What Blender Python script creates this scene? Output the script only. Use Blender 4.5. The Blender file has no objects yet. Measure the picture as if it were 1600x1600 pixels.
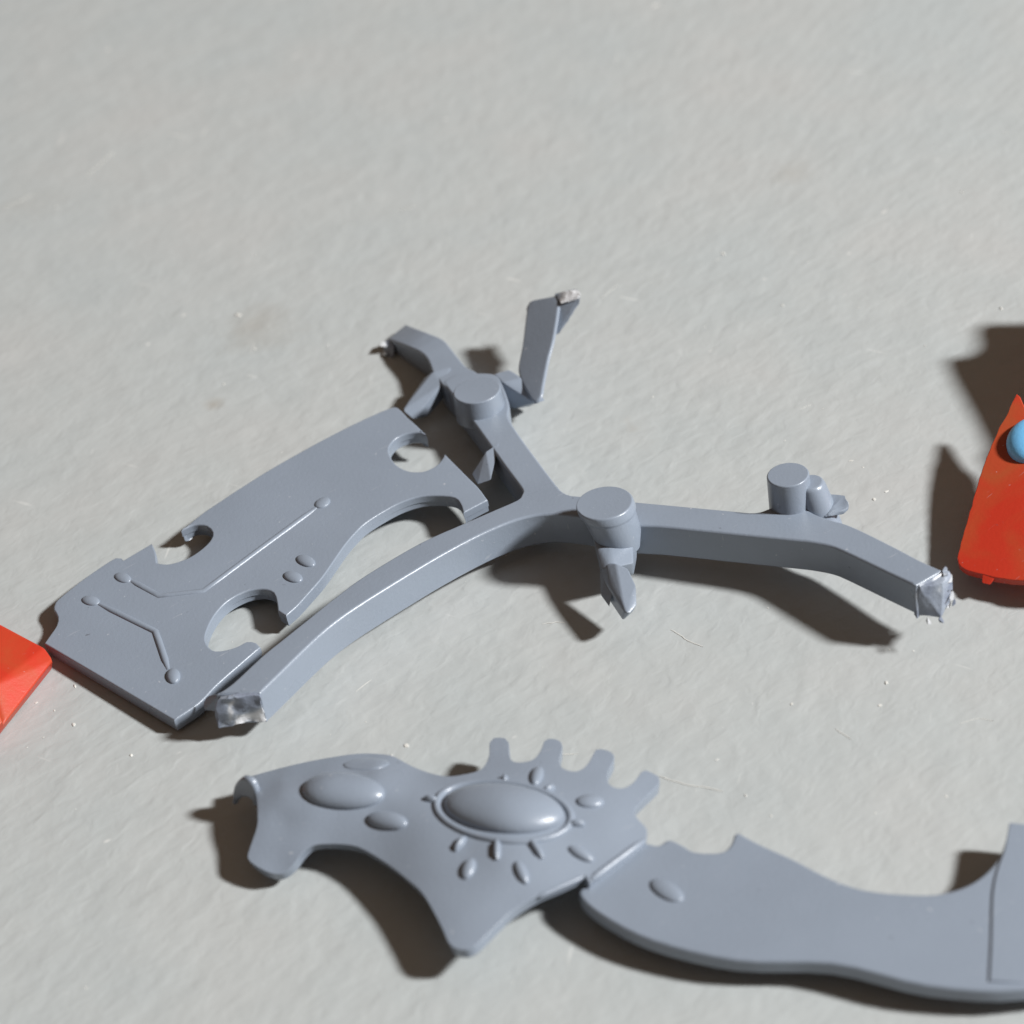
import bpy, bmesh, math, random
import numpy as np
from mathutils import Vector, noise
from mathutils.geometry import delaunay_2d_cdt

scene = bpy.context.scene
# ------------------------------------------------------------------ camera (1 unit = 1 cm)
FPX = 1600 * 100 / 36.0          # focal length of a 100 mm lens in photograph pixels
DIST = 21.1
ELEV = math.radians(38)
ROLL = math.radians(-8)
F0 = Vector((0, math.cos(ELEV), -math.sin(ELEV)))
R0 = Vector((1, 0, 0))
U0 = R0.cross(F0)
CR = R0 * math.cos(ROLL) + U0 * math.sin(ROLL)
CU = U0 * math.cos(ROLL) - R0 * math.sin(ROLL)
CAM = -F0 * DIST
cam_data = bpy.data.cameras.new('camera')
cam = bpy.data.objects.new('camera', cam_data)
scene.collection.objects.link(cam)
from mathutils import Matrix
m = Matrix((CR, CU, -F0)).transposed().to_4x4()
m.translation = CAM
cam.matrix_world = m
cam_data.lens = 100
cam_data.sensor_width = 36
cam_data.clip_start = 0.1
cam_data.clip_end = 500
scene.camera = cam


def ray(px, py):
    return F0 + CR * ((px - 800) / FPX) - CU * ((py - 800) / FPX)


def P(px, py, z=0.0):
    """Point at height z above the table that the camera sees at this pixel of the photograph."""
    d = ray(px, py)
    return CAM + d * ((z - CAM.z) / d.z)


class Plane:
    def __init__(self, a, b, c):
        self.o = a
        n = (b - a).cross(c - a).normalized()
        self.n = n if n.z > 0 else -n

    def at(self, px, py, off=0.0):
        d = ray(px, py)
        o = self.o + self.n * off
        return CAM + d * ((o - CAM).dot(self.n) / d.dot(self.n))


cam_data.dof.use_dof = True
cam_data.dof.focus_distance = (P(740, 850, 0.35) - CAM).dot(F0)
cam_data.dof.aperture_fstop = 0.42

# ------------------------------------------------------------------ light
world = bpy.data.worlds.new('World')
scene.world = world
world.use_nodes = True
bg = world.node_tree.nodes['Background']
bg.inputs[0].default_value = (1.0, 0.72, 0.53, 1)
bg.inputs[1].default_value = 0.145
LDIR = (P(975, 965, 0.2) - P(926, 996, 0)).normalized()       # towards the lamp
lamp_data = bpy.data.lights.new('room_lamp', 'AREA')
lamp_data.shape = 'DISK'
lamp_data.size = 16
lamp_data.energy = 368000
lamp_data.color = (1.0, 0.995, 0.99)
lamp = bpy.data.objects.new('room_lamp', lamp_data)
scene.collection.objects.link(lamp)
lamp.location = P(800, 850, 0) + LDIR * 140
lamp.rotation_euler = LDIR.to_track_quat('Z', 'Y').to_euler()
scene.view_settings.view_transform = 'Standard'
scene.view_settings.look = 'None'
scene.view_settings.exposure = 0
scene.view_settings.gamma = 1
scene.cycles.max_bounces = 8

# ------------------------------------------------------------------ materials


def nodes_of(name):
    mt = bpy.data.materials.new(name)
    mt.use_nodes = True
    nt = mt.node_tree
    return mt, nt, nt.nodes['Principled BSDF']


def new(nt, kind, **kw):
    n = nt.nodes.new(kind)
    for k, v in kw.items():
        if k in n.inputs:
            n.inputs[k].default_value = v
        else:
            setattr(n, k, v)
    return n


def ramp(nt, fac, stops):
    r = nt.nodes.new('ShaderNodeValToRGB')
    els = r.color_ramp.elements
    while len(els) < len(stops):
        els.new(0.5)
    for e, (p, c) in zip(els, stops):
        e.position = p
        e.color = (*c, 1) if len(c) == 3 else c
    nt.links.new(fac, r.inputs[0])
    return r


def coords(nt, scale=(1, 1, 1), rot=0.0):
    t = nt.nodes.new('ShaderNodeTexCoord')
    mp = nt.nodes.new('ShaderNodeMapping')
    mp.inputs['Scale'].default_value = scale
    # rotate first, then stretch
    mp.vector_type = 'TEXTURE'
    mp.inputs['Scale'].default_value = tuple(1 / s for s in scale)
    mp.inputs['Rotation'].default_value = (0, 0, rot)
    nt.links.new(t.outputs['Object'], mp.inputs[0])
    return mp.outputs[0]


def mix(nt, blend, fac, a, b):
    n = nt.nodes.new('ShaderNodeMix')
    n.data_type = 'RGBA'
    n.blend_type = blend
    for sock, v in ((n.inputs[0], fac), (n.inputs[6], a), (n.inputs[7], b)):
        if isinstance(v, bpy.types.NodeSocket):
            nt.links.new(v, sock)
        elif isinstance(v, (int, float)):
            sock.default_value = v
        else:
            sock.default_value = (*v, 1)
    return n.outputs[2]


def plastic(name, col, rough=0.4, dust=0.5, bump=0.13, patch=None):
    mt, nt, b = nodes_of(name)
    c = coords(nt)
    n1 = new(nt, 'ShaderNodeTexNoise', Scale=1.3, Detail=4.0)
    nt.links.new(c, n1.inputs['Vector'])
    r1 = ramp(nt, n1.outputs[0], [(0.3, tuple(x * 0.95 for x in col)), (0.7, tuple(min(1, x * 1.05) for x in col))])
    # tiny pale flecks of dust and scuffs
    n2 = new(nt, 'ShaderNodeTexNoise', Scale=26.0, Detail=2.0)
    nt.links.new(c, n2.inputs['Vector'])
    r2 = ramp(nt, n2.outputs[0], [(0.73, (0, 0, 0)), (0.78, (dust, dust, dust))])
    base = r1.outputs[0]
    if patch:
        n4 = new(nt, 'ShaderNodeTexNoise', Scale=1.7, Detail=5.0, Distortion=0.8)
        nt.links.new(c, n4.inputs['Vector'])
        r4 = ramp(nt, n4.outputs[0], [(0.42, (0, 0, 0)), (0.68, (0.75,) * 3)])
        base = mix(nt, 'MIX', r4.outputs[0], base, patch)
    colr = mix(nt, 'MIX', r2.outputs[0], base, (0.5, 0.52, 0.55))
    nt.links.new(colr, b.inputs['Base Color'])
    for sc_, st_, ro_, lo_, am_, cl_ in ((9.0, (0.5, 6, 1), 0.5, 0.72, 0.22, (0.5, 0.52, 0.55)), (14.0, (1, 1, 1), 0.2, 0.755, 0.5, (0.07, 0.07, 0.08))):
        cs_ = coords(nt, st_, ro_)
        ns = new(nt, 'ShaderNodeTexNoise', Scale=sc_, Detail=2.0)
        nt.links.new(cs_, ns.inputs['Vector'])
        rs = ramp(nt, ns.outputs[0], [(lo_, (0, 0, 0)), (lo_ + .04, (am_,) * 3)])
        colr = mix(nt, 'MIX', rs.outputs[0], colr, cl_)
    nt.links.new(colr, b.inputs['Base Color'])
    n3 = new(nt, 'ShaderNodeTexNoise', Scale=34.0, Detail=5.0, Roughness=0.7)
    nt.links.new(c, n3.inputs['Vector'])
    rr = ramp(nt, n1.outputs[0], [(0.3, (rough - .04,) * 3), (0.7, (rough + .05,) * 3)])
    nt.links.new(rr.outputs[0], b.inputs['Roughness'])
    bp = new(nt, 'ShaderNodeBump', Strength=bump, Distance=0.02)
    nt.links.new(n3.outputs[0], bp.inputs['Height'])
    nt.links.new(bp.outputs[0], b.inputs['Normal'])
    b.inputs['IOR'].default_value = 1.5
    return mt


GREY = plastic('grey_styrene', (0.220, 0.259, 0.316), 0.29)
RED = plastic('red_paint', (0.47, 0.03, 0.012), 0.46, dust=0.35, bump=0.12, patch=(0.36, 0.075, 0.022))
BLUE = plastic('blue_paint', (0.19, 0.56, 0.95), 0.4, dust=0.2)


def cut_material():
    mt, nt, b = nodes_of('stress_whitened_plastic')
    c = coords(nt)
    n1 = new(nt, 'ShaderNodeTexNoise', Scale=2.6, Detail=2.0, Distortion=1.2)
    nt.links.new(c, n1.inputs['Vector'])
    r = ramp(nt, n1.outputs[0], [(0.42, (0.19, 0.22, 0.28)), (0.51, (0.28, 0.32, 0.38)), (0.60, (0.74, 0.76, 0.79))])
    nt.links.new(r.outputs[0], b.inputs['Base Color'])
    b.inputs['Roughness'].default_value = 0.5
    n2 = new(nt, 'ShaderNodeTexNoise', Scale=22.0, Detail=4.0)
    nt.links.new(c, n2.inputs['Vector'])
    bp = new(nt, 'ShaderNodeBump', Strength=0.3, Distance=0.03)
    nt.links.new(n2.outputs[0], bp.inputs['Height'])
    nt.links.new(bp.outputs[0], b.inputs['Normal'])
    return mt


CUT = cut_material()


def cut_blue():
    mt = CUT.copy()
    mt.name = 'clipped_plastic'
    for n in mt.node_tree.nodes:
        if n.type == 'VALTORGB':
            for e, p in zip(n.color_ramp.elements, (0.45, 0.66, 0.74)):
                e.position = p
    return mt


CUT_BLUE = cut_blue()


def white_material():
    mt, nt, b = nodes_of('torn_white_plastic')
    b.inputs['Base Color'].default_value = (0.5, 0.52, 0.54, 1)
    b.inputs['Roughness'].default_value = 0.5
    return mt


WHITE = white_material()


def table_material():
    mt, nt, b = nodes_of('painted_table')
    ang = math.radians(38)
    c = coords(nt)
    cs = coords(nt, (1.0, 1.45, 1.0), ang)
    n1 = new(nt, 'ShaderNodeTexNoise', Scale=0.55, Detail=5.0, Roughness=0.55)
    nt.links.new(c, n1.inputs['Vector'])
    base = ramp(nt, n1.outputs[0], [(0.32, (0.385, 0.415, 0.418)), (0.5, (0.396, 0.419, 0.418)), (0.70, (0.408, 0.421, 0.417))])
    n2 = new(nt, 'ShaderNodeTexNoise', Scale=2.4, Detail=6.0, Roughness=0.6)
    nt.links.new(cs, n2.inputs['Vector'])
    r2 = ramp(nt, n2.outputs[0], [(0.3, (0.965, 0.965, 0.965)), (0.7, (1.03, 1.03, 1.03))])
    col = mix(nt, 'MULTIPLY', 1.0, base.outputs[0], r2.outputs[0])
    # faint brown spots
    n5 = new(nt, 'ShaderNodeTexNoise', Scale=1.1, Detail=3.0)
    mp5 = coords(nt, (1, 1, 1), 0.9)
    nt.links.new(mp5, n5.inputs['Vector'])
    r5 = ramp(nt, n5.outputs[0], [(0.72, (0, 0, 0)), (0.80, (0.5, 0.5, 0.5))])
    col = mix(nt, 'MIX', r5.outputs[0], col, (0.29, 0.26, 0.22))
    # brown smudges on the open table, and a wide brown tint in the runner gap
    tc = nt.nodes.new('ShaderNodeTexCoord')
    for sx, sy, rad, am in ((405, 512, .45, .32), (333, 632, .13, .6), (1243, 270, .25, .22), (730, 700, .8, .2), (40, 320, .5, .12)):
        vd = nt.nodes.new('ShaderNodeVectorMath')
        vd.operation = 'DISTANCE'
        vd.inputs[1].default_value = P(sx, sy, 0)
        nt.links.new(tc.outputs['Object'], vd.inputs[0])
        ad = nt.nodes.new('ShaderNodeMath')
        ad.operation = 'MULTIPLY_ADD'
        nt.links.new(n2.outputs[0], ad.inputs[0])
        ad.inputs[1].default_value = rad * 1.6
        nt.links.new(vd.outputs['Value'], ad.inputs[2])
        rs = ramp(nt, ad.outputs[0], [(min(.9, rad * .75), (am,) * 3), (min(1, rad * 1.75), (0, 0, 0))])
        col = mix(nt, 'MIX', rs.outputs[0], col, (0.27, 0.235, 0.19))
    # pale chips and short scratches
    for sc, rot, st, lo, hi, am in ((7.0, 0.6, (1, 2.2, 1), 0.765, 0.80, 0.6), (5.0, -0.6, (0.6, 4.5, 1), 0.74, 0.78, 0.28), (5.0, 1.3, (0.5, 5.0, 1), 0.75, 0.78, 0.3)):
        cc = coords(nt, st, rot)
        nn = new(nt, 'ShaderNodeTexNoise', Scale=sc / 2, Detail=1.5)
        nt.links.new(cc, nn.inputs['Vector'])
        rr = ramp(nt, nn.outputs[0], [(lo, (0, 0, 0)), (hi, (am, am, am))])
        col = mix(nt, 'MIX', rr.outputs[0], col, (0.72, 0.72, 0.70))
    nt.links.new(col, b.inputs['Base Color'])
    b.inputs['Roughness'].default_value = 0.48
    b.inputs['Specular IOR Level'].default_value = 0.4
    # relief: brushed undulation and orange peel
    n3 = new(nt, 'ShaderNodeTexNoise', Scale=3.2, Detail=2.0, Roughness=0.5)
    nt.links.new(cs, n3.inputs['Vector'])
    n4 = new(nt, 'ShaderNodeTexNoise', Scale=6.5, Detail=2.5, Roughness=0.5, Distortion=0.5)
    nt.links.new(cs, n4.inputs['Vector'])
    b1 = new(nt, 'ShaderNodeBump', Strength=0.3, Distance=0.03)
    nt.links.new(n3.outputs[0], b1.inputs['Height'])
    b2 = new(nt, 'ShaderNodeBump', Strength=0.46, Distance=0.013)
    nt.links.new(n4.outputs[0], b2.inputs['Height'])
    nt.links.new(b1.outputs[0], b2.inputs['Normal'])
    nt.links.new(b2.outputs[0], b.inputs['Normal'])
    return mt


TABLE = table_material()

# ------------------------------------------------------------------ object helpers


def link(name, bm, mat, parent=None, root=None, sharp=38, weighted=True):
    """One mesh object; vertices are world points, stored relative to the thing's base."""
    off = root.location if root else Vector((0, 0, 0))
    for v in bm.verts:
        v.co -= off
    bmesh.ops.recalc_face_normals(bm, faces=bm.faces)
    me = bpy.data.meshes.new(name)
    bm.to_mesh(me)
    bm.free()
    me.materials.append(mat)
    for p in me.polygons:
        p.use_smooth = True
    me.set_sharp_from_angle(angle=math.radians(sharp))
    ob = bpy.data.objects.new(name, me)
    scene.collection.objects.link(ob)
    if parent:
        ob.parent = parent
    if weighted:
        w = ob.modifiers.new('normals', 'WEIGHTED_NORMAL')
        w.keep_sharp = True
        w.weight = 90
    return ob


def thing(name, loc, label, cat, group=None):
    e = bpy.data.objects.new(name, None)
    e.empty_display_size = 0.2
    e.location = loc
    scene.collection.objects.link(e)
    e['label'] = label
    e['category'] = cat
    if group:
        e['group'] = group
    return e


def smooth_outline(pts, sub=4):
    """Catmull-Rom through the points; a point with a third value 1 is a sharp corner.
    A fourth value is a height offset."""
    n = len(pts)
    full = [(p[0], p[1], (p[2] if len(p) > 2 else 0), (p[3] if len(p) > 3 else 0.0)) for p in pts]
    out = []
    for i in range(n):
        p1, p2 = full[i], full[(i + 1) % n]
        p0 = full[i - 1] if not p1[2] else p1
        p3 = full[(i + 2) % n] if not p2[2] else p2
        if p1[2] and p2[2]:
            out.append((p1[0], p1[1], p1[3]))
            continue
        seg = math.hypot(p2[0] - p1[0], p2[1] - p1[1])
        k = max(1, min(sub, int(seg / 5)))
        for j in range(k):
            t = j / k
            r = []
            for q in (0, 1, 3):
                a, b, c, d = p0[q], p1[q], p2[q], p3[q]
                r.append(0.5 * (2 * b + (c - a) * t + (2 * a - 5 * b + 4 * c - d) * t * t + (3 * b - a - 3 * c + d) * t ** 3))
            out.append(tuple(r))
    return out


def cap(bm, ring, n):
    u = n.orthogonal().normalized()
    v = n.cross(u)
    N = len(ring)
    p2 = [Vector((q.co.dot(u), q.co.dot(v))) for q in ring]
    r = delaunay_2d_cdt(p2, [(i, (i + 1) % N) for i in range(N)], [list(range(N))], 1, 1e-6)
    if len(r[0]) != N:
        print('CAP', len(r[0]), N)
    vs = []
    for k, q in enumerate(r[0]):
        src = r[3][k]
        vs.append(ring[src[0]] if src else min(ring, key=lambda w: (Vector((w.co.dot(u), w.co.dot(v))) - q).length))
    for f in r[2]:
        g = [vs[i] for i in f]
        if len(set(g)) == len(g):
            try:
                bm.faces.new(g)
            except ValueError:
                pass


def prism(name, pts, plane, thick, mat, parent, root, off=0.0, rnd=0.014, draft=0.0, step=0.0, sub=4, jitter=0.0):
    """Solid with the traced outline as its top: real thickness, rounded rims, drafted sides."""
    sm = smooth_outline(pts, sub)
    if jitter:
        sm = [(x + noise.noise(Vector((x / 9, y / 9, 1))) * jitter, y + noise.noise(Vector((x / 9, y / 9, 5))) * jitter, h) for x, y, h in sm]
    top = [plane.at(x, y, off + h) for x, y, h in sm]
    n = plane.n
    N = len(top)
    area = Vector((0, 0, 0))
    for i in range(N):
        area += (top[i] - top[0]).cross(top[(i + 1) % N] - top[0])
    sgn = 1 if area.dot(n) > 0 else -1
    inward = []
    for i in range(N):
        a = (top[i] - top[i - 1]).normalized()
        b = (top[(i + 1) % N] - top[i]).normalized()
        na, nb = n.cross(a) * sgn, n.cross(b) * sgn
        s = na + nb
        if s.length < 1e-4:
            s = na
        s.normalize()
        s *= 1 / max(0.85, s.dot(na))
        inward.append(s)
    lv = [(0, rnd), (rnd * 0.12, rnd * 0.55), (rnd * 0.5, rnd * 0.14), (rnd, 0)]
    if step:
        lv += [(thick * 0.5, 0.0), (thick * 0.5 + step, step)]
    lv += [(thick - rnd, draft + step), (thick, draft + step + rnd)]
    bm = bmesh.new()
    rings = []
    for d, ins in lv:
        rings.append([bm.verts.new(top[i] + inward[i] * ins - n * d) for i in range(N)])
    cap(bm, rings[0], n)
    cap(bm, rings[-1], n)
    for a, b in zip(rings, rings[1:]):
        for i in range(N):
            j = (i + 1) % N
            bm.faces.new((a[i], b[i], b[j], a[j]))
    return link(name, bm, mat, parent, root)


def hull(name, pts, mat, parent, root, bev=0.012, sharp=30, rough=0.0, cuts=0, seed=0):
    bm = bmesh.new()
    for p in pts:
        bm.verts.new(p)
    r = bmesh.ops.convex_hull(bm, input=bm.verts)
    junk = [g for g in set(r['geom_interior'] + r['geom_unused']) if isinstance(g, bmesh.types.BMVert)]
    bmesh.ops.delete(bm, geom=junk, context='VERTS')
    bmesh.ops.dissolve_limit(bm, angle_limit=math.radians(4), verts=bm.verts, edges=bm.edges)
    if bev:
        bmesh.ops.bevel(bm, geom=list(bm.edges), offset=bev, segments=2, affect='EDGES', profile=0.6, clamp_overlap=True)
    if cuts:
        bmesh.ops.triangulate(bm, faces=bm.faces)
        for _ in range(cuts):
            bmesh.ops.subdivide_edges(bm, edges=bm.edges, cuts=1, use_grid_fill=True)
        for v in bm.verts:
            q = v.co * 9 + Vector((seed, 0, 0))
            v.co += noise.noise_vector(q) * rough + noise.noise_vector(q * 2.7) * rough * 0.5
    return link(name, bm, mat, parent, root, sharp)


def lathe(name, ctr, axis, prof, mat, parent, root, seg=56, shift=None):
    """prof: list of (height along axis, radius). shift: drift of the centre per unit height."""
    u = axis.orthogonal().normalized()
    v = axis.cross(u)
    bm = bmesh.new()
    rings = []
    for h, r in prof:
        c = ctr + axis * h + (shift * h if shift else Vector((0, 0, 0)))
        rings.append([bm.verts.new(c + (u * math.cos(2 * math.pi * k / seg) + v * math.sin(2 * math.pi * k / seg)) * r) for k in range(seg)])
    bm.faces.new(rings[0])
    bm.faces.new(list(reversed(rings[-1])))
    for a, b in zip(rings, rings[1:]):
        for i in range(seg):
            bm.faces.new((a[i], a[(i + 1) % seg], b[(i + 1) % seg], b[i]))
    return link(name, bm, mat, parent, root)


def normal_at(surf, x, y):
    a = surf(x, y)
    n = (surf(x + 2, y) - a).cross(surf(x, y + 2) - a).normalized()
    return n if n.z > 0 else -n


def dome(name, c, ax, bx, hgt, surf, mat, parent, root, power=0.5, rim=24, rings=7):
    """A raised oval sitting on a surface."""
    bm = bmesh.new()
    rows = []
    for k in range(rings + 1):
        r = 1 - k / rings
        r = math.sin(r * math.pi / 2) if k else 1.0
        if k == rings:
            p = surf(*c)
            rows.append([bm.verts.new(p - Vector((0, 0, r * .4)) + normal_at(surf, *c) * hgt)])
            break
        row = []
        for i in range(rim):
            t = 2 * math.pi * i / rim
            x = c[0] + ax[0] * r * math.cos(t) + bx[0] * r * math.sin(t)
            y = c[1] + ax[1] * r * math.cos(t) + bx[1] * r * math.sin(t)
            h = hgt * (max(0, 1 - r * r) ** power)
            row.append(bm.verts.new(surf(x, y) + normal_at(surf, x, y) * (h if k else -0.012)))
        rows.append(row)
    for a, b in zip(rows, rows[1:]):
        for i in range(rim):
            j = (i + 1) % rim
            if len(b) == 1:
                bm.faces.new((a[i], a[j], b[0]))
            else:
                bm.faces.new((a[i], a[j], b[j], b[i]))
    return link(name, bm, mat, parent, root, sharp=80, weighted=False)


def ridge(name, path, w, hgt, surf, mat, parent, root, closed=False, sink=0.008, taper=False):
    """A low rounded bead along a traced path; w = half width in cm."""
    pts = [surf(*p) for p in path]
    nrm = [normal_at(surf, *p) for p in path]
    N = len(pts)
    bm = bmesh.new()
    rows = []
    K = 8
    for i in range(N):
        a = pts[i - 1] if (i > 0 or closed) else pts[i]
        b = pts[(i + 1) % N] if (i < N - 1 or closed) else pts[i]
        t = (b - a).normalized()
        s = t.cross(nrm[i]).normalized()
        f = 1.0
        if not closed and i in (0, N - 1):
            f = 0.55
        if taper:
            f *= 1 - 0.35 * i / (N - 1)
        row = []
        for k in range(K + 1):
            an = math.pi * k / K
            row.append(bm.verts.new(pts[i] + s * math.cos(an) * w * f + nrm[i] * (math.sin(an) * hgt * f - sink)))
        rows.append(row)
    pairs = list(zip(rows, rows[1:])) + ([(rows[-1], rows[0])] if closed else [])
    for a, b in pairs:
        for k in range(K):
            bm.faces.new((a[k], a[k + 1], b[k + 1], b[k]))
    if not closed:
        bm.faces.new(rows[0])
        bm.faces.new(list(reversed(rows[-1])))
    return link(name, bm, mat, parent, root, sharp=60, weighted=False)


def sub_path(path, n=4):
    out = []
    for a, b in zip(path, path[1:]):
        for j in range(n):
            t = j / n
            out.append(tuple(a[k] + (b[k] - a[k]) * t for k in range(2)))
    return out + [tuple(path[-1])]


# ------------------------------------------------------------------ the table
bm = bmesh.new()
S = 60
bmesh.ops.create_grid(bm, x_segments=8, y_segments=8, size=S)
tab = link('tabletop', bm, TABLE, weighted=False)
tab['kind'] = 'structure'
tab['label'] = 'pale grey painted tabletop, scuffed, with faint brushed relief'

# ------------------------------------------------------------------ the broken sprue with its flat notched plate
FR = Plane(P(400, 1070, 0.40), P(1450, 900, 0.545), P(835, 600, 0.30))
PLT = Plane(P(272, 1125, 0.135), P(84, 970, 0.125), P(762, 783, 0.265))   # the plate lies lower than the runner
spr = thing('sprue_fragment', P(760, 880, 0),
            'grey plastic sprue frame with three pegs, still holding a long flat notched plate', 'sprue piece')

frame_pts = [
    (338, 1084, 1), (364, 1066), (408, 1025), (440, 999), (480, 967), (525, 931), (572, 897), (655, 848), (724, 817), (765, 799),
    (800, 784), (812, 777), (816, 768), (811, 758), (790, 730), (770, 702), (740, 660), (715, 627), (691, 596, 1), (712, 584),
    (747, 582), (775, 585), (786, 602), (796, 632), (795, 652), (812, 680), (845, 725), (870, 758), (880, 768), (892, 773), (912, 775),
    (990, 783), (1065, 790), (1140, 797), (1180, 800), (1203, 793), (1222, 787), (1250, 790), (1275, 803), (1300, 812),
    (1322, 818), (1350, 830), (1400, 855), (1442, 877), (1474, 891, 1), (1432, 915, 1), (1385, 893), (1320, 862), (1295, 852), (1265, 846), (1240, 843), (1180, 837),
    (1100, 829), (1030, 822), (990, 820), (960, 816), (920, 809), (882, 804), (856, 803), (835, 805), (810, 811), (780, 822), (737, 842), (682, 872),
    (627, 905), (585, 931), (545, 957), (512, 982), (480, 1011), (440, 1050), (406, 1083, 1)]
prism('runner_frame', frame_pts, FR, 0.28, GREY, spr, spr, rnd=0.02, draft=0.012)

plate_pts = [
    (84, 953, 1), (86, 941), (110, 920), (139, 898), (181, 871), (193, 875, 1), (237, 849, 1), (243, 862), (245, 879, 1), (262, 881), (282, 876), (300, 868),
    (318, 855), (329, 843), (332, 832), (323, 822), (304, 820), (283, 829, 1), (313, 804), (348, 780), (380, 759), (420, 734), (462, 710),
    (517, 680), (572, 653), (610, 637), (622, 637), (636, 651), (645, 659), (658, 671), (667, 681, 1), (655, 676), (638, 677), (619, 685),
    (608, 699), (610, 713), (619, 726), (636, 735), (655, 737), (671, 733), (685, 724), (692, 714), (695, 709, 1), (710, 724), (732, 746),
    (748, 762), (762, 781, 1), (743, 791), (724, 801, 1), (721, 792), (715, 781), (704, 776), (682, 774), (655, 776), (627, 785), (600, 799),
    (572, 817), (556, 832), (539, 852), (523, 875), (504, 902), (484, 925), (465, 946), (447, 962, 1), (434, 954, 1), (432, 940),
    (427, 926), (410, 920), (384, 924), (356, 939), (337, 959), (325, 981), (321, 1000), (331, 1015), (348, 1016),
    (370, 1010), (386, 1002), (400, 1004), (407, 1011, 1), (372, 1041), (337, 1072), (311, 1099), (272, 1125, 1), (69, 1005, 1),
    (78, 992), (88, 977), (90, 964)]
plate = prism('plate', plate_pts, PLT, 0.118, GREY, spr, spr, rnd=0.012, step=0.006)


def on_plate(x, y):
    return PLT.at(x, y)


ridge('ridge', sub_path([(203, 906), (249, 931), (318, 923), (408, 856), (498, 790)]), 0.026, 0.02, on_plate, GREY, plate, spr)
ridge('ridge', sub_path([(152, 942), (243, 987), (263, 1046)]), 0.027, 0.024, on_plate, GREY, plate, spr)
for c, a, b, h in (((192, 903), (13, 4), (-3, 7), .02), ((504, 786), (12, -5), (3, 7), .02), ((142, 939), (14, 3), (-3, 7), .022),
                   ((271, 1057), (10, 5), (-5, 11), .032), ((478, 877), (15, 5), (-3, 8), .026), ((458, 902), (15, 4), (-3, 8), .026)):
    dome('bead', c, a, b, h, on_plate, GREY, plate, spr)

F = FR.at
# stub that arches away at the back
prism('runner_stub', [(747, 586), (728, 572), (712, 553), (695, 532), (680, 524), (657, 515, 0, -.02), (634, 506, 1, -.09), (605, 529, 1, -.10), (635, 540, 0, -.03), (657, 550),
                      (668, 562), (675, 580, 1), (690, 600, 1), (720, 615)], FR, 0.25, GREY, spr, spr, off=-0.004, rnd=0.018, draft=0.01)
# cross block to the right of the rear peg
hull('runner_block', [F(772, 584, 0), F(796, 577, 0), F(813, 590, 0), F(786, 598, 0), F(848, 614, -.08), F(836, 630, -.12), F(795, 640, -.24), F(826, 636, -.22), F(772, 600, -.2),
                      F(842, 628, -.2)], GREY, spr, spr, bev=0.016)
# ramp-like tab that climbs away from the block
TAB = Plane(P(836, 625, .27), P(825, 475, .50), P(872, 466, .60))
prism('runner_tab', [(809, 572), (815, 540), (821, 492), (824, 476), (832, 468), (872, 461, 1), (873, 480), (865, 530), (857, 560), (849, 600), (845, 620), (834, 629), (820, 608), (811, 588)],
      TAB, 0.09, GREY, spr, spr, rnd=0.02, draft=0.05)
CREST = Plane(TAB.at(826, 489, .002), TAB.at(872, 486, .002), TAB.at(850, 463, -.05))
prism('tab_crest', [(824, 488), (823, 478), (828, 471), (846, 466), (872, 461, 1), (874, 472), (872, 484, 1), (850, 487)], CREST, 0.05, GREY, spr, spr, rnd=0.012, draft=.01)
T = TAB.at
hull('tab_nub', [T(868, 459, 0), T(902, 452, 0), T(907, 463, -.01), T(905, 476, -.04), T(892, 495, -.08), T(875, 520, -.1), T(864, 526, -.1), T(868, 480, -.01),
                 T(880, 456, -.12), T(884, 500, -.14)], GREY, spr, spr, bev=0.008, cuts=2, rough=0.01, seed=4)
hull('cut_end', [T(872, 458, .015), T(890, 454, .02), T(901, 451, .01), T(908, 460, 0), T(905, 466, -.02), T(878, 474, .01), T(872, 466, .01)],
     CUT, spr, spr, bev=0, cuts=3, rough=0.012, seed=9)

# pegs
sc = (F(801, 800) - F(800, 800)).length
for name, c, r, h, prof_h in (('peg', (745, 609), 38.5, 0.15, 0.08), ('peg', (1231, 741), 31.5, 0.24, 0.2)):
    R = r * sc * 1.0
    top = F(c[0], c[1], h)
    lathe(name, top, FR.n, [(0, R - .012), (-.004, R - .005), (-.012, R), (-(h + prof_h), R + .012)], GREY, spr, spr)
R = 43 * sc
top = F(944, 785, 0.22)
sh = (F(966, 790, 0) - F(944, 785, 0)) / -0.42
lathe('peg', top, FR.n, [(0, R - .014), (-.004, R - .006), (-.014, R), (-.06, R), (-.075, R - .008), (-.09, R - .014), (-.24, R - .03), (-.36, R - .08)], GREY, spr, spr, shift=sh)

# prong that points forward under the front peg
prong = hull('prong', [F(924, 832, -.02), F(953, 832, -.01), F(988, 822, -.04), F(940, 890, -.09), F(955, 888, -.06), F(990, 880, -.10),
                       F(930, 850, -.26), F(996, 868, -.26), F(940, 900, -.26), F(990, 900, -.26)], GREY, spr, spr, bev=0.02)
hull('prong_tip', [F(938, 878, -.10), F(937, 900, -.14), F(948, 884, -.06), F(962, 880, -.03), F(982, 888, -.05), F(994, 915, -.10), F(995, 945, -.16), F(984, 958, -.17), F(976, 956, -.16), F(952, 915, -.12),
                   F(958, 905, -.1), F(973, 970, -.28), F(942, 905, -.2), F(946, 930, -.26), F(990, 955, -.27)], GREY, prong, spr, bev=0.014)
hull('prong_fin', [F(937, 893, -.12), F(946, 896, -.1), F(956, 930, -.16), F(952, 948, -.22), F(939, 930, -.2), F(938, 905, -.15), F(950, 940, -.28)], GREY, prong, spr, bev=0.01)

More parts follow.
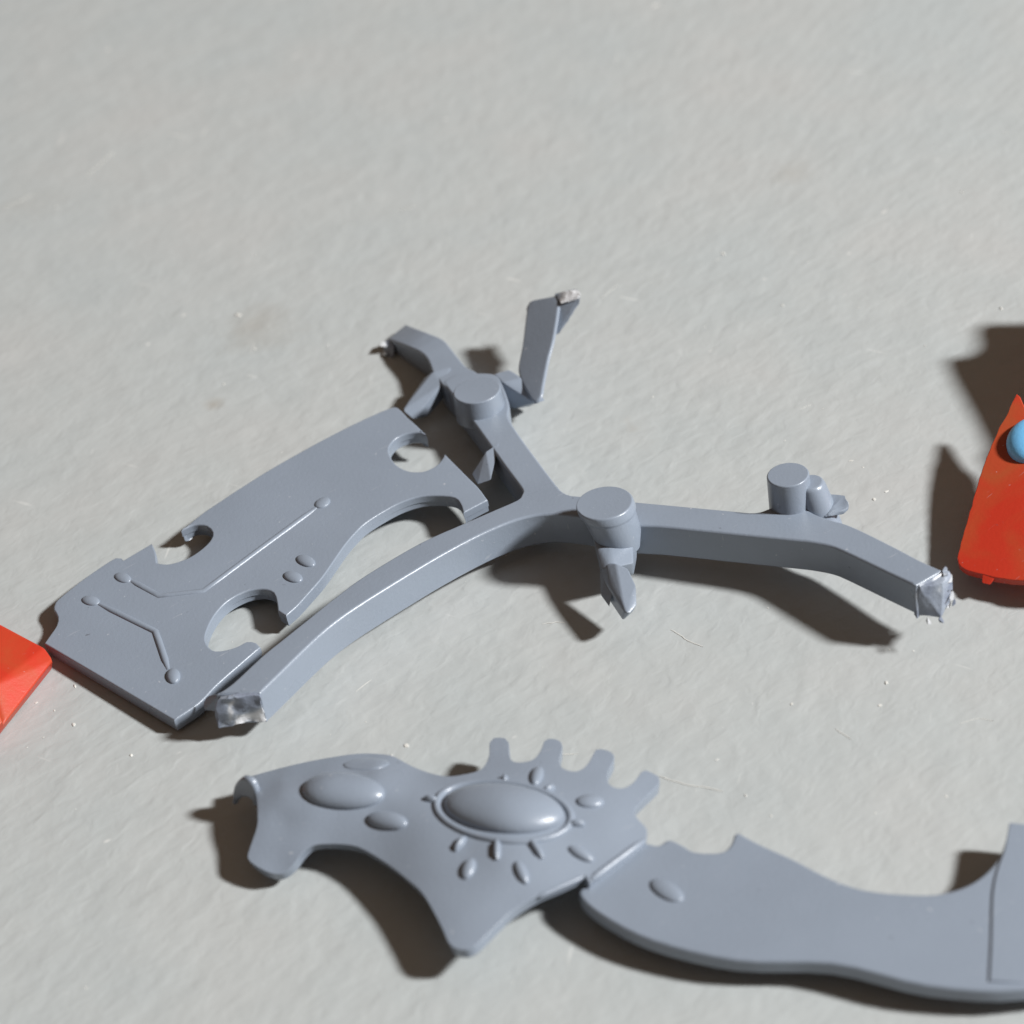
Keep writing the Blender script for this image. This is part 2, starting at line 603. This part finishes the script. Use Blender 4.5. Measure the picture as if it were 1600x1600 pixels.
# wedge-shaped gates between runner and plate
hull('gate', [F(676, 581, .012), F(707, 571, .01), F(692, 600, -.02), F(691, 626, -.19), F(662, 590, -.04), F(628, 641, -.1), F(646, 656, -.16), F(668, 652, -.22), F(700, 600, -.1)],
     GREY, spr, spr, bev=0.014)
hull('gate', [F(759, 706, -.01), F(769, 700, -.005), F(767, 750, -.09), F(746, 757, -.13), F(737, 741, -.12), F(762, 742, -.26), F(766, 715, -.24), F(780, 692, .01)],
     GREY, spr, spr, bev=0.008)
hull('gate', [F(324, 1088, -.14), F(337, 1083, -.10), F(342, 1088, -.10), F(318, 1096, -.19), F(319, 1110, -.24), F(340, 1112, -.24), F(345, 1095, -.14)],
     GREY, spr, spr, bev=0.012)

# lug and torn nub behind the right-hand peg
lt = F(1266, 752, .165)
lathe('runner_lug', lt, FR.n, [(0, .075), (-.008, .09), (-.03, .1), (-.12, .108), (-.34, .12)], GREY, spr, spr, shift=(F(1269, 768, 0) - F(1259, 764, 0)) / -.2)
hull('torn_nub', [F(1288, 768, .03), F(1318, 773, .03), F(1327, 786, .0), F(1327, 800, -.04), F(1318, 806, -.06), F(1290, 808, -.04), F(1284, 790, -.1), F(1284, 776, .02)],
     GREY, spr, spr, bev=0.006, cuts=2, rough=0.022, seed=2)

# rough snapped ends
push = Vector((-.02, -.045, .01))
hull('cut_end', [F(342, 1087, 0) + push, F(362, 1084, 0) + push * .6, F(405, 1083, 0) + push * .6, F(420, 1120, -.25) + push, F(400, 1120, -.27) + push * 1.4, F(372, 1122, -.26) + push * 1.3,
                 F(350, 1126, -.26) + push * 1.5, F(339, 1118, -.22) + push, F(352, 1078, -.04), F(412, 1080, -.04), F(350, 1108, -.2), F(415, 1108, -.2)],
     CUT, spr, spr, bev=0, cuts=3, rough=0.022, seed=1)
hull('cut_end', [F(1436, 917, -.008), F(1474, 911, -.012), F(1484, 891, -.01), F(1471, 966, -.27), F(1431, 963, -.262), F(1484, 942, -.25), F(1487, 902, -.04), F(1440, 905, -.05)],
     CUT_BLUE, spr, spr, bev=0.01, cuts=2, rough=0.008, seed=6)
random.seed(5)
for q in range(9):
    x, y, o = [(1480, 893, 0), (1487, 903, -.05), (1488, 915, -.1), (1490, 930, -.16), (1493, 941, -.22), (1486, 946, -.24), (1474, 966, -.26), (1455, 969, -.27), (1484, 922, -.12)][q]
    pts_ = [F(x + random.uniform(-8, 1), y + random.uniform(-8, 8), o + random.uniform(-.015, .01)) for _ in range(12)]
    hull('torn_shred', pts_, WHITE if q % 2 else CUT_BLUE, spr, spr, bev=0, cuts=1, rough=0.006, seed=q)
hull('torn_edge', [F(1436, 914, .0), F(1462, 901, .004), F(1480, 892, .003), F(1484, 898, -.02), F(1460, 907, -.02), F(1437, 919, -.02)],
     CUT, spr, spr, bev=0, cuts=2, rough=0.01, seed=26)
hull('torn_edge', [F(1431, 917, -.01), F(1438, 915, -.01), F(1437, 962, -.26), F(1428, 960, -.26), F(1433, 967, -.27)], CUT, spr, spr, bev=0, cuts=2, rough=0.008, seed=27)
hull('cut_end', [F(607, 529, -.1), F(600, 533, -.12), F(598, 545, -.16), F(604, 558, -.22), F(613, 568, -.25), F(614, 540, -.12), F(612, 550, -.2)], CUT, spr, spr, bev=0, cuts=2, rough=0.012, seed=33)
for tx, ty, to in ((599, 538, -.13), (601, 552, -.19)):
    hull('torn_edge', [F(tx + random.uniform(-5, 6), ty + random.uniform(-6, 6), to + random.uniform(-.02, .02)) for _ in range(10)], WHITE, spr, spr, bev=0, cuts=1, rough=0.01, seed=tx)

# ------------------------------------------------------------------ curved surfaces


def tps(ctrl):
    c = np.array(ctrl, float)
    X = c[:, :2] / 100
    n = len(X)
    d = np.linalg.norm(X[:, None] - X[None], axis=2)
    K = np.where(d > 0, d * d * np.log(d + 1e-12), 0) + np.eye(n) * 0.01
    A = np.zeros((n + 3, n + 3))
    A[:n, :n] = K
    A[:n, n] = 1
    A[:n, n + 1:] = X
    A[n:, :n] = A[:n, n:].T
    w = np.linalg.solve(A, np.concatenate([c[:, 2], [0, 0, 0]]))

    def f(x, y):
        p = np.array([x, y]) / 100
        r = np.linalg.norm(X - p, axis=1)
        k = np.where(r > 0, r * r * np.log(r + 1e-12), 0)
        return float(k @ w[:n] + w[n] + w[n + 1] * p[0] + w[n + 2] * p[1])
    return f


def shell(name, outline, hfun, thick, mat, parent, root, grid=9, rnd=0.02):
    sm = [(x, y) for x, y, _ in smooth_outline(outline, 4)]
    N = len(sm)
    vs = [Vector(p) for p in sm]
    xs, ys = [p[0] for p in sm], [p[1] for p in sm]
    arr = np.array(sm)
    gy = min(ys)
    while gy < max(ys):
        gx = min(xs)
        while gx < max(xs):
            q = np.array([gx + random.uniform(-1, 1), gy + random.uniform(-1, 1)])
            if np.min(np.hypot(arr[:, 0] - q[0], arr[:, 1] - q[1])) > grid * 0.6:
                vs.append(Vector(q))
            gx += grid
        gy += grid
    r = delaunay_2d_cdt(vs, [(i, (i + 1) % N) for i in range(N)], [list(range(N))], 1, 1e-4)
    bm = bmesh.new()
    bv = [bm.verts.new(P(v.x, v.y, hfun(v.x, v.y))) for v in r[0]]
    for f in r[2]:
        try:
            bm.faces.new([bv[i] for i in f])
        except ValueError:
            pass
    for v in [v for v in bm.verts if not v.link_faces]:
        bm.verts.remove(v)
    bmesh.ops.recalc_face_normals(bm, faces=bm.faces)
    up = sum((f.normal.z for f in bm.faces))
    if up < 0:
        bmesh.ops.reverse_faces(bm, faces=bm.faces)
    ob = None
    off = root.location
    for v in bm.verts:
        v.co -= off
    me = bpy.data.meshes.new(name)
    bm.to_mesh(me)
    bm.free()
    me.materials.append(mat)
    for p in me.polygons:
        p.use_smooth = True
    ob = bpy.data.objects.new(name, me)
    scene.collection.objects.link(ob)
    ob.parent = parent
    s = ob.modifiers.new('solid', 'SOLIDIFY')
    s.thickness = thick
    s.offset = -1
    b = ob.modifiers.new('rounded', 'BEVEL')
    b.width = rnd
    b.segments = 3
    b.limit_method = 'ANGLE'
    b.angle_limit = math.radians(60)
    w = ob.modifiers.new('normals', 'WEIGHTED_NORMAL')
    w.weight = 80
    return ob


# ------------------------------------------------------------------ arched shell with the oval boss
sh_root = thing('shell_part', P(700, 1300, 0),
                'grey arched plastic shell with an oval boss and four stubby fingers on its edge', 'model part')
shell_h = tps([
    (380, 1216, .20), (390, 1223, .26), (398, 1240, .30), (402, 1280, .29), (390, 1335, .20), (412, 1358, .17), (440, 1364, .16), (465, 1340, .21),
    (430, 1204, .22), (440, 1225, .34), (440, 1280, .30), (500, 1187, .24), (510, 1215, .37), (520, 1260, .35), (510, 1315, .25), (580, 1178, .25), (590, 1205, .37),
    (590, 1260, .35), (600, 1345, .26), (660, 1204, .30), (660, 1240, .37), (660, 1300, .36), (660, 1390, .30), (720, 1212, .34), (720, 1260, .39), (730, 1330, .37), (720, 1400, .33), (720, 1465, .30),
    (778, 1156, .26), (780, 1200, .34), (790, 1270, .42), (790, 1350, .39), (860, 1158, .26), (870, 1210, .34), (880, 1280, .38), (870, 1370, .34),
    (940, 1175, .25), (940, 1230, .33), (950, 1290, .34), (920, 1360, .31), (1018, 1212, .25), (980, 1250, .31), (1005, 1300, .29), (800, 1410, .33)])


def on_shell(x, y):
    return P(x, y, shell_h(x, y))


shell_pts = [
    (380, 1216, 1), (430, 1202), (480, 1190), (530, 1181), (567, 1177), (605, 1179), (620, 1184), (642, 1196), (667, 1206), (692, 1212), (712, 1212),
    (745, 1205), (757, 1196), (764, 1180), (765, 1160), (771, 1153), (789, 1153), (795, 1160), (796, 1180), (803, 1190), (822, 1190), (835, 1185), (845, 1172), (850, 1158),
    (857, 1154), (872, 1156), (879, 1166), (874, 1190), (881, 1201), (900, 1205), (915, 1197), (925, 1182), (931, 1171), (940, 1170), (955, 1175), (960, 1185), (950, 1207),
    (950, 1222), (960, 1230), (975, 1231), (990, 1222), (1002, 1206), (1009, 1203), (1030, 1214), (1031, 1223), (1010, 1245), (993, 1264), (993, 1274), (1002, 1285), (1011, 1296),
    (1010, 1314, 1), (966, 1346), (921, 1379, 1), (914, 1367, 1), (878, 1384), (840, 1400), (800, 1424), (770, 1452), (735, 1482), (705, 1478), (688, 1445), (662, 1399), (637, 1375), (605, 1350), (567, 1327), (542, 1320),
    (505, 1319), (485, 1323), (470, 1336), (455, 1355), (437, 1366), (412, 1360), (388, 1343), (390, 1325), (401, 1292), (402, 1270), (401, 1252), (398, 1238), (391, 1224)]
body = shell('shell_body', shell_pts, shell_h, 0.085, GREY, sh_root, sh_root, rnd=0.018)

# thick end of the arch at the left, with its dark opening
ARC = Plane(P(399, 1245, .27), P(399, 1245, .27) + Vector((.7, -.7, 0)), P(399, 1245, .27) + Vector((.1, .0, .98)))
if ARC.n.x > 0:
    ARC.n = -ARC.n
prism('arch_end', [(363, 1258, 1), (362, 1242), (366, 1226), (378, 1216), (390, 1221), (399, 1237), (402, 1262, 1), (396, 1260, 1), (393, 1252), (386, 1247), (377, 1247), (369, 1251), (366, 1259, 1)],
      ARC, 0.06, GREY, sh_root, sh_root, rnd=0.022)
for c, a, b, h in (((537, 1238), (65, 4), (-4, 27), .08), ((605, 1283), (32, 4), (-3, 14), .05), ((572, 1194), (36, -2), (1, 9), .015)):
    dome('oval_bump', c, a, b, h, on_shell, GREY, sh_root, sh_root, rim=40, rings=10)
boss = dome('oval_boss', (788, 1266), (94, 10), (-5, 36), .105, on_shell, GREY, sh_root, sh_root, rim=56, rings=12)
ring_path = [(787 + 105 * math.cos(t) - 6 * math.sin(t), 1268 + 13 * math.cos(t) + 45 * math.sin(t)) for t in [2 * math.pi * k / 72 for k in range(72)]]
ridge('ring', ring_path, 0.026, 0.03, on_shell, GREY, boss, sh_root, closed=True)
for a, b in (((727, 1308), (711, 1330)), ((777, 1313), (777, 1344)), ((828, 1313), (848, 1342)), ((890, 1287), (914, 1289)), ((684, 1252), (663, 1248)), ((789, 1224), (789, 1214)), ((850, 1238), (866, 1230))):
    ridge('ring_tooth', sub_path([a, b], 4), 0.025, 0.045, on_shell, GREY, boss, sh_root)
for c, a, b in (((732, 1358), (-8, 16), (9, 5)), ((815, 1364), (9, 18), (-8, 4)), ((908, 1335), (20, 11), (-4, 7)), ((922, 1253), (22, 1), (-1, 10)), ((839, 1213), (-6, 14), (9, 4))):
    dome('seed', c, a, b, .034, on_shell, GREY, sh_root, sh_root)
ridge('edge_bead', sub_path([(1006, 1313), (924, 1374)], 8), 0.026, 0.03, on_shell, GREY, sh_root, sh_root)
ridge('edge_bead', sub_path([(912, 1369), (876, 1385), (842, 1400)], 6), 0.016, 0.018, on_shell, GREY, sh_root, sh_root)

# ------------------------------------------------------------------ scalloped plate right of the shell
sp_root = thing('scalloped_plate', P(1300, 1440, 0),
                'flat grey plastic plate with scalloped upper edge, right of the arched shell', 'model part')
SP = Plane(P(960, 1380, 0.24), P(1560, 1380, 0.26), P(1300, 1480, 0.24))
sp_pts = [
    (905, 1398), (918, 1380), (955, 1350), (1000, 1318), (1028, 1320), (1045, 1311), (1067, 1320), (1086, 1330), (1124, 1331), (1140, 1321), (1147, 1303, 1), (1154, 1300, 1),
    (1187, 1318), (1240, 1342), (1292, 1369), (1337, 1386), (1375, 1393), (1412, 1396), (1450, 1397), (1476, 1394), (1506, 1385), (1532, 1370), (1555, 1347), (1569, 1320),
    (1577, 1284, 1), (1650, 1292), (1720, 1305), (1720, 1500), (1600, 1545), (1450, 1540), (1300, 1505), (1150, 1500), (1020, 1470), (940, 1430)]
spo = prism('plate', sp_pts, SP, 0.12, GREY, sp_root, sp_root, rnd=0.02)
def on_sp(x, y):
    return SP.at(x, y, 0)


dome('seed', (1042, 1392), (26, 14), (-7, 12), .03, on_sp, GREY, spo, sp_root)
prism('tab', [(1577, 1285, 1), (1650, 1293), (1716, 1306), (1716, 1495, 1), (1600, 1535, 1), (1546, 1532, 1), (1549, 1470), (1551, 1399), (1558, 1360), (1570, 1325)], SP, 0.02, GREY, spo, sp_root, off=0.014, rnd=0.006)

# ------------------------------------------------------------------ red part at the left edge
rl = thing('red_part', P(0, 1060, 0), 'glossy red wedge-shaped painted part at the left edge, its point touching the grey plate', 'model part')
hull('wedge_body', [P(-60, 945, .26), P(0, 976, .27), P(69, 1012, .22), P(83, 1032, .18), P(9, 1128, .18), P(-10, 1150, .14), P(-120, 1100, .3), P(-150, 950, .25),
                    P(71, 1024, .02), P(81, 1046, .02), P(10, 1137, .02), P(-10, 1160, .02), P(-120, 1160, .02), P(-150, 1000, .02), P(-60, 980, .02), P(-8, 1070, .31)],
     RED, rl, rl, bev=0.02, sharp=60)
prism('raised_facet', [(-100, 1060, 1), (-12, 1088, 1), (4, 1128, 1), (-20, 1150, 1), (-100, 1150, 1)], Plane(P(-12, 1088, .30), P(4, 1128, .21), P(-100, 1100, .34)), .1, RED, rl, rl, rnd=.015)

# ------------------------------------------------------------------ red part at the right edge
rr_ = thing('red_part', P(1640, 860, 0), 'orange-red pointed painted part with a blue oval bead, standing at the right edge', 'model part')
RP = Plane(P(1497, 880, .17), P(1592, 618, .50), P(1620, 900, .24))
prism('pointed_panel', [(1589, 615), (1594, 620, 1), (1612, 660), (1640, 720), (1690, 800), (1720, 900, 1), (1640, 912), (1600, 907), (1570, 905), (1532, 897), (1508, 890), (1497, 881), (1495, 872),
                        (1504, 838), (1515, 799), (1524, 766), (1535, 730), (1546, 702), (1558, 675), (1574, 644)], RP, 0.06, RED, rr_, rr_, rnd=0.008, jitter=1.6)
hull('peg_stub', [RP.at(1535, 894, .0), RP.at(1557, 898, .0), RP.at(1554, 904, -.02), RP.at(1547, 914, -.02), RP.at(1534, 911, -.02), RP.at(1537, 905, -.09), RP.at(1550, 910, -.09)], RED, rr_, rr_, bev=0.012)
dome('blue_bead', (1611, 690), (38, -12), (6, 32), .10, lambda x, y: RP.at(x, y, 0), BLUE, rr_, rr_, rim=40, rings=10, power=0.42)
WH = 0.75
lv = LDIR * (WH / LDIR.z)
wing = [(1526, 719), (1532, 700), (1506, 644), (1470, 570), (1500, 560), (1520, 545), (1524, 512), (1600, 508), (1720, 500), (1780, 600), (1740, 740), (1640, 790), (1560, 760)]


class Flat:
    n = Vector((0, 0, 1))

    def at(self, x, y, off=0.0):
        return P(x, y, 0) + lv + Vector((0, 0, off))


prism('wing', [(x, y, 0) for x, y in wing], Flat(), 0.12, RED, rr_, rr_, rnd=0.015)
wc = P(1650, 680, 0) + lv
hull('wing_strut', [wc + Vector((-.15, 0, -.1)), wc + Vector((.15, 0, -.1)), wc + Vector((0, .2, -.1)), P(1650, 860, .1), P(1700, 860, .1), P(1690, 880, .02), P(1660, 820, .1)],
     RED, rr_, rr_, bev=0.02)

# ------------------------------------------------------------------ lint and crumbs lying on the table
def lint_material():
    mt, nt, b = nodes_of('lint')
    b.inputs['Base Color'].default_value = (0.60, 0.60, 0.57, 1)
    b.inputs['Roughness'].default_value = 0.6
    return mt


random.seed(21)
bm = bmesh.new()


def fibre(path, r):
    pts = [P(x, y, r * 0.9) for x, y in path]
    rows = []
    for i, p in enumerate(pts):
        t = (pts[min(i + 1, len(pts) - 1)] - pts[max(i - 1, 0)]).normalized()
        s_ = t.cross(Vector((0, 0, 1))).normalized()
        f = 0.5 if i in (0, len(pts) - 1) else 1
        rows.append([bm.verts.new(p - Vector((0, 0, r * .4)) + (s_ * math.cos(a) + Vector((0, 0, 1)) * math.sin(a)) * r * f) for a in (0.5, 2.6, 4.7)])
    for a, b in zip(rows, rows[1:]):
        for k in range(3):
            bm.faces.new((a[k], a[(k + 1) % 3], b[(k + 1) % 3], b[k]))


for path in ([(1030, 1212), (1052, 1220), (1080, 1228), (1108, 1231), (1130, 1237)], [(1048, 984), (1062, 992), (1075, 1000), (1098, 1010)], [(848, 975), (868, 972), (884, 973)],
             [(135, 275), (155, 258), (178, 238)], [(0, 326), (25, 317), (50, 302)], [(1305, 1138), (1330, 1155)], [(860, 1180), (905, 1178)], [(940, 465), (965, 445)],
             [(555, 1080), (580, 1062)], [(1500, 1130), (1530, 1122), (1552, 1126)], [(620, 330), (648, 322)], [(1250, 640), (1268, 632)]):
    sp = sub_path(path, 3)
    fibre([(x + random.uniform(-.8, .8), y + random.uniform(-.8, .8)) for x, y in sp], random.uniform(.0022, .0040))


def crumb(x, y, r):
    c = P(x, y, r * 0.12)
    vs = bmesh.ops.create_icosphere(bm, subdivisions=1, radius=r)['verts']
    sx, sy = random.uniform(.7, 1.8), random.uniform(.6, 1.1)
    a = random.uniform(0, 3.1)
    for v in vs:
        q = Vector((v.co.x * sx, v.co.y * sy, v.co.z * .4)) * random.uniform(.75, 1.2)
        v.co = Vector((q.x * math.cos(a) - q.y * math.sin(a), q.x * math.sin(a) + q.y * math.cos(a), q.z)) + c


for x, y, r in ((635, 1165, .03), (612, 1180, .014), (1385, 1067, .03), (1237, 1100, .022), (1375, 1102, .018), (1165, 1243, .016), (1120, 1187, .014), (1564, 482, .026), (1366, 780, .034), (1385, 768, .018),
                (1205, 1275, .018), (1390, 1015, .012), (398, 545, .022), (350, 600, .016), (372, 492, .03), (1223, 477, .02), (175, 240, .02), (88, 324, .02), (396, 398, .018), (115, 1132, .026), (85, 1110, .018),
                (57, 1098, .018), (117, 1072, .02), (205, 1180, .026), (1503, 300, .022), (1130, 396, .024), (1330, 720, .02), (890, 280, .014), (1020, 620, .014), (1200, 950, .012)):
    crumb(x, y, r * 0.62)
for _ in range(90):
    crumb(random.uniform(0, 1600), random.uniform(0, 1600), random.choice((.003, .004, .005, .006)) * random.uniform(.8, 1.3))
lint = link('lint_and_crumbs', bm, lint_material(), weighted=False)
lint['kind'] = 'stuff'
lint['label'] = 'tiny pale crumbs and fibres scattered over the tabletop'
